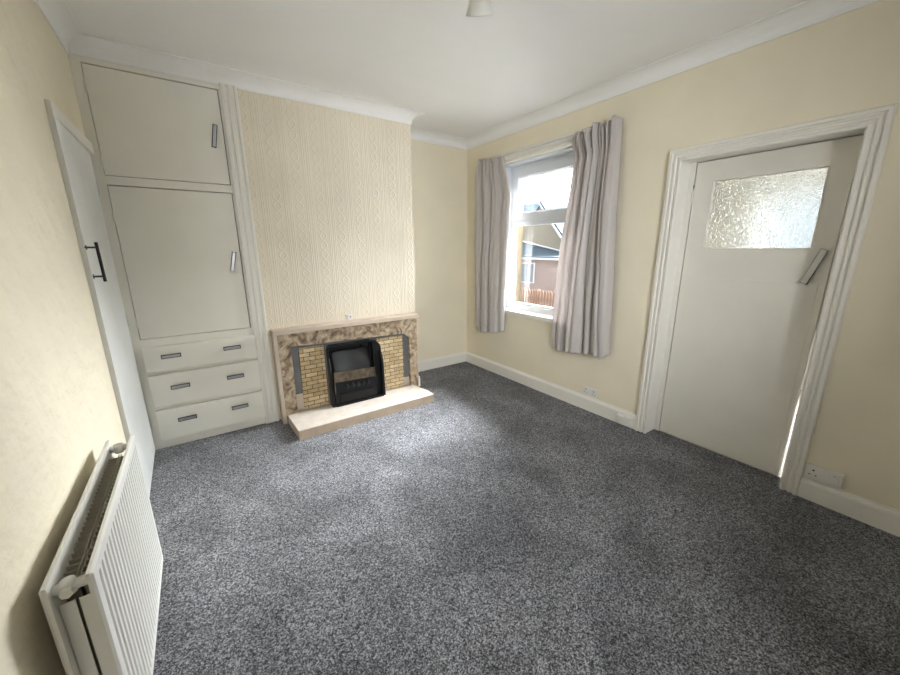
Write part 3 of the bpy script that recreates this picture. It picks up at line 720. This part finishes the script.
# ------------------------------------------------------------------ ceiling light
cl = thing('ceiling_light', 'three-arm ceiling light with frosted bell glass shades', 'ceiling light', (-1.795, -2.013, H))
bm = B(); lathe(bm, [(.0001, -.002), (.055, -.003), (.060, -.012), (.045, -.028), (.014, -.034), (.010, -.08), (.022, -.10), (.026, -.13), (.016, -.16), (.0001, -.165)], -1.795, -2.013, H, 32); obj('ceiling_rose', bm, M['brass'], cl, smooth=True)
def tilt(bm, a, cx, cy):
    piv = Vector((cx, cy, H-.15)); R_ = Matrix.Rotation(math.radians(-30), 3, Vector((-math.sin(a), math.cos(a), 0)))
    for v in bm.verts: v.co = piv+R_@(v.co-piv)
for k in range(3):
    a = math.radians(51+120*k); cx, cy = -1.795+.085*math.cos(a), -2.013+.085*math.sin(a)
    bm = B(); prev = None
    for i in range(11):
        t = i/10; r = .015+.070*t; z = H-.12+.035*math.sin(t*PI)-.03*t
        p = (-1.795+r*math.cos(a), -2.013+r*math.sin(a), z)
        if prev: tube(bm, prev, p, .006, 10)
        prev = p
    obj('arm', bm, M['brass'], cl)
    bm = B(); lathe(bm, [(.0001, .012), (.018, .010), (.024, -.01), (.022, -.04), (.0001, -.042)], cx, cy, H-.150, 24); tilt(bm, a, cx, cy); obj('lamp_holder', bm, M['brass'], cl, smooth=True)
    bm = B(); lathe(bm, [(.024, 0), (.033, -.012), (.037, -.035), (.038, -.06), (.042, -.085), (.049, -.110), (.054, -.122), (.053, -.126), (.048, -.122), (.040, -.100), (.035, -.07), (.034, -.04), (.028, -.012), (.022, -.004)], cx, cy, H-.178, 36); tilt(bm, a, cx, cy)
    obj('glass_shade', bm, M['opal'], cl, smooth=True)

# ------------------------------------------------------------------ kitchen passage behind the right door (only glimpsed through the hammered glass)
bm = B()
box(bm, .31, 2.3, -4.2, -4.1, 0, 2.5); box(bm, .31, 2.3, -1.15, -1.05, 0, 2.5); box(bm, .31, 2.4, -4.2, -2.35, 2.5, 2.6); box(bm, .31, 1.3, -2.35, -1.05, 2.5, 2.6); box(bm, 1.65, 2.4, -2.35, -1.05, 2.5, 2.6); box(bm, 1.3, 1.65, -2.0, -1.05, 2.5, 2.6)  # roof opening added to brighten the kitchen
struct('wall_kitchen', bm, M['kitchen'])
struct('wall_kitchen_end', wall_grid(2.2, 2.3, -4.1, -1.15, 0, 2.5, [(-2.62, -1.80, 1.0, 1.95)]), M['kitchen'])
struct('floor_kitchen', bx(.126, 2.3, -4.1, -1.15, -.06, 0), M['hearth'])

struct('wall_added_screen', bx(3.7, 3.9, -4.5, -.2, -1.3, 2.9), M['added_screen'])  # wall added to block bright sky behind the kitchen window
# ------------------------------------------------------------------ outside
struct('ground', bx(.32, 40, -20, 45, -1.5, -1.3), M['ground'])
nh = thing('neighbour_house', 'pebble-dashed house with slate gable beyond the garden fence', 'house', (12.5, 11, -1.3))
P2 = lambda u, v, h: (h, u, v)
obj('gable_wall', prism(B(), [(7.9, -1.3), (14, -1.3), (14, 2.6), (10.75, 2.6), (10.0, 3.60), (8.45, 1.98), (7.9, 1.5)], P2, 12.0, 16.0), M['pebble'], nh)
obj('roof', prism(B(), [(12.05, 2.6), (13.8, 3.93), (16, 3.93), (16, 2.6)], lambda u, v, h: (u, h, v), 11.4, 16), M['slate_roof'], nh)
bm = B()
prism(bm, [(9.95, 3.58), (9.98, 3.74), (8.2, 1.80), (8.3, 1.70)], P2, 11.8, 15.9)
prism(bm, [(9.93, 3.72), (9.98, 3.60), (10.8, 2.55), (10.95, 2.6)], P2, 11.95, 15.9); obj('gable_roof', bm, M['slate_roof'], nh)
bm = B(); prism(bm, [(9.95, 3.50), (9.98, 3.62), (8.2, 1.66), (8.26, 1.58)], P2, 11.75, 11.80); obj('bargeboard', bm, M['fascia'], nh)
ex = obj('extension_wall', bx(10.8, 12.0, 7.2, 12.6, -1.3, .93), M['pebble2'], nh)
bm = B(); vs = [bm.verts.new(p) for p in ((10.6, 7.0, .98), (10.6, 12.8, .98), (12.0, 12.8, 1.85), (12.0, 11.6, 1.80), (12.0, 8.6, 1.15), (12.0, 7.0, 1.0))]
bm.faces.new(vs); r_ = obj('extension_roof', bm, M['slate_roof'], nh); md = r_.modifiers.new('s', 'SOLIDIFY'); md.thickness = .06
obj('gutter', bx(10.5, 10.62, 7.0, 12.8, .90, .98), M['fascia'], nh)
bm = B(); tube(bm, (11.98, 11.5, 1.84), (11.98, 8.0, 1.16), .04, 8); obj('flashing', bm, M['fascia'], nh)
wn = obj('house_window', bx(10.76, 10.82, 9.15, 11.0, -.25, .72), M['fascia'], nh)
obj('pane', bx(10.745, 10.765, 9.2, 10.94, -.20, .67), M['outpane'], wn)
gf = thing('garden_fence', 'weathered brown picket fence between garden and house', 'fence', (7, 6, -1.3))
bm = B(); y = 3.6
while y < 9.2:
    prism(bm, [(y, -1.25), (y, -.05), (y+.045, .01), (y+.09, -.05), (y+.09, -1.25)], P2, 6.98, 7.0); y += .125
objs('picket', bm, M['fence'], gf)
for z in (-.32, -.95): obj('rail', bx(7.0, 7.05, 3.5, 9.3, z, z+.09), M['fence'], gf)
for y in (3.6, 5.5, 7.4, 9.2): obj('post', bx(7.05, 7.14, y, y+.09, -1.3, .02), M['fence'], gf)
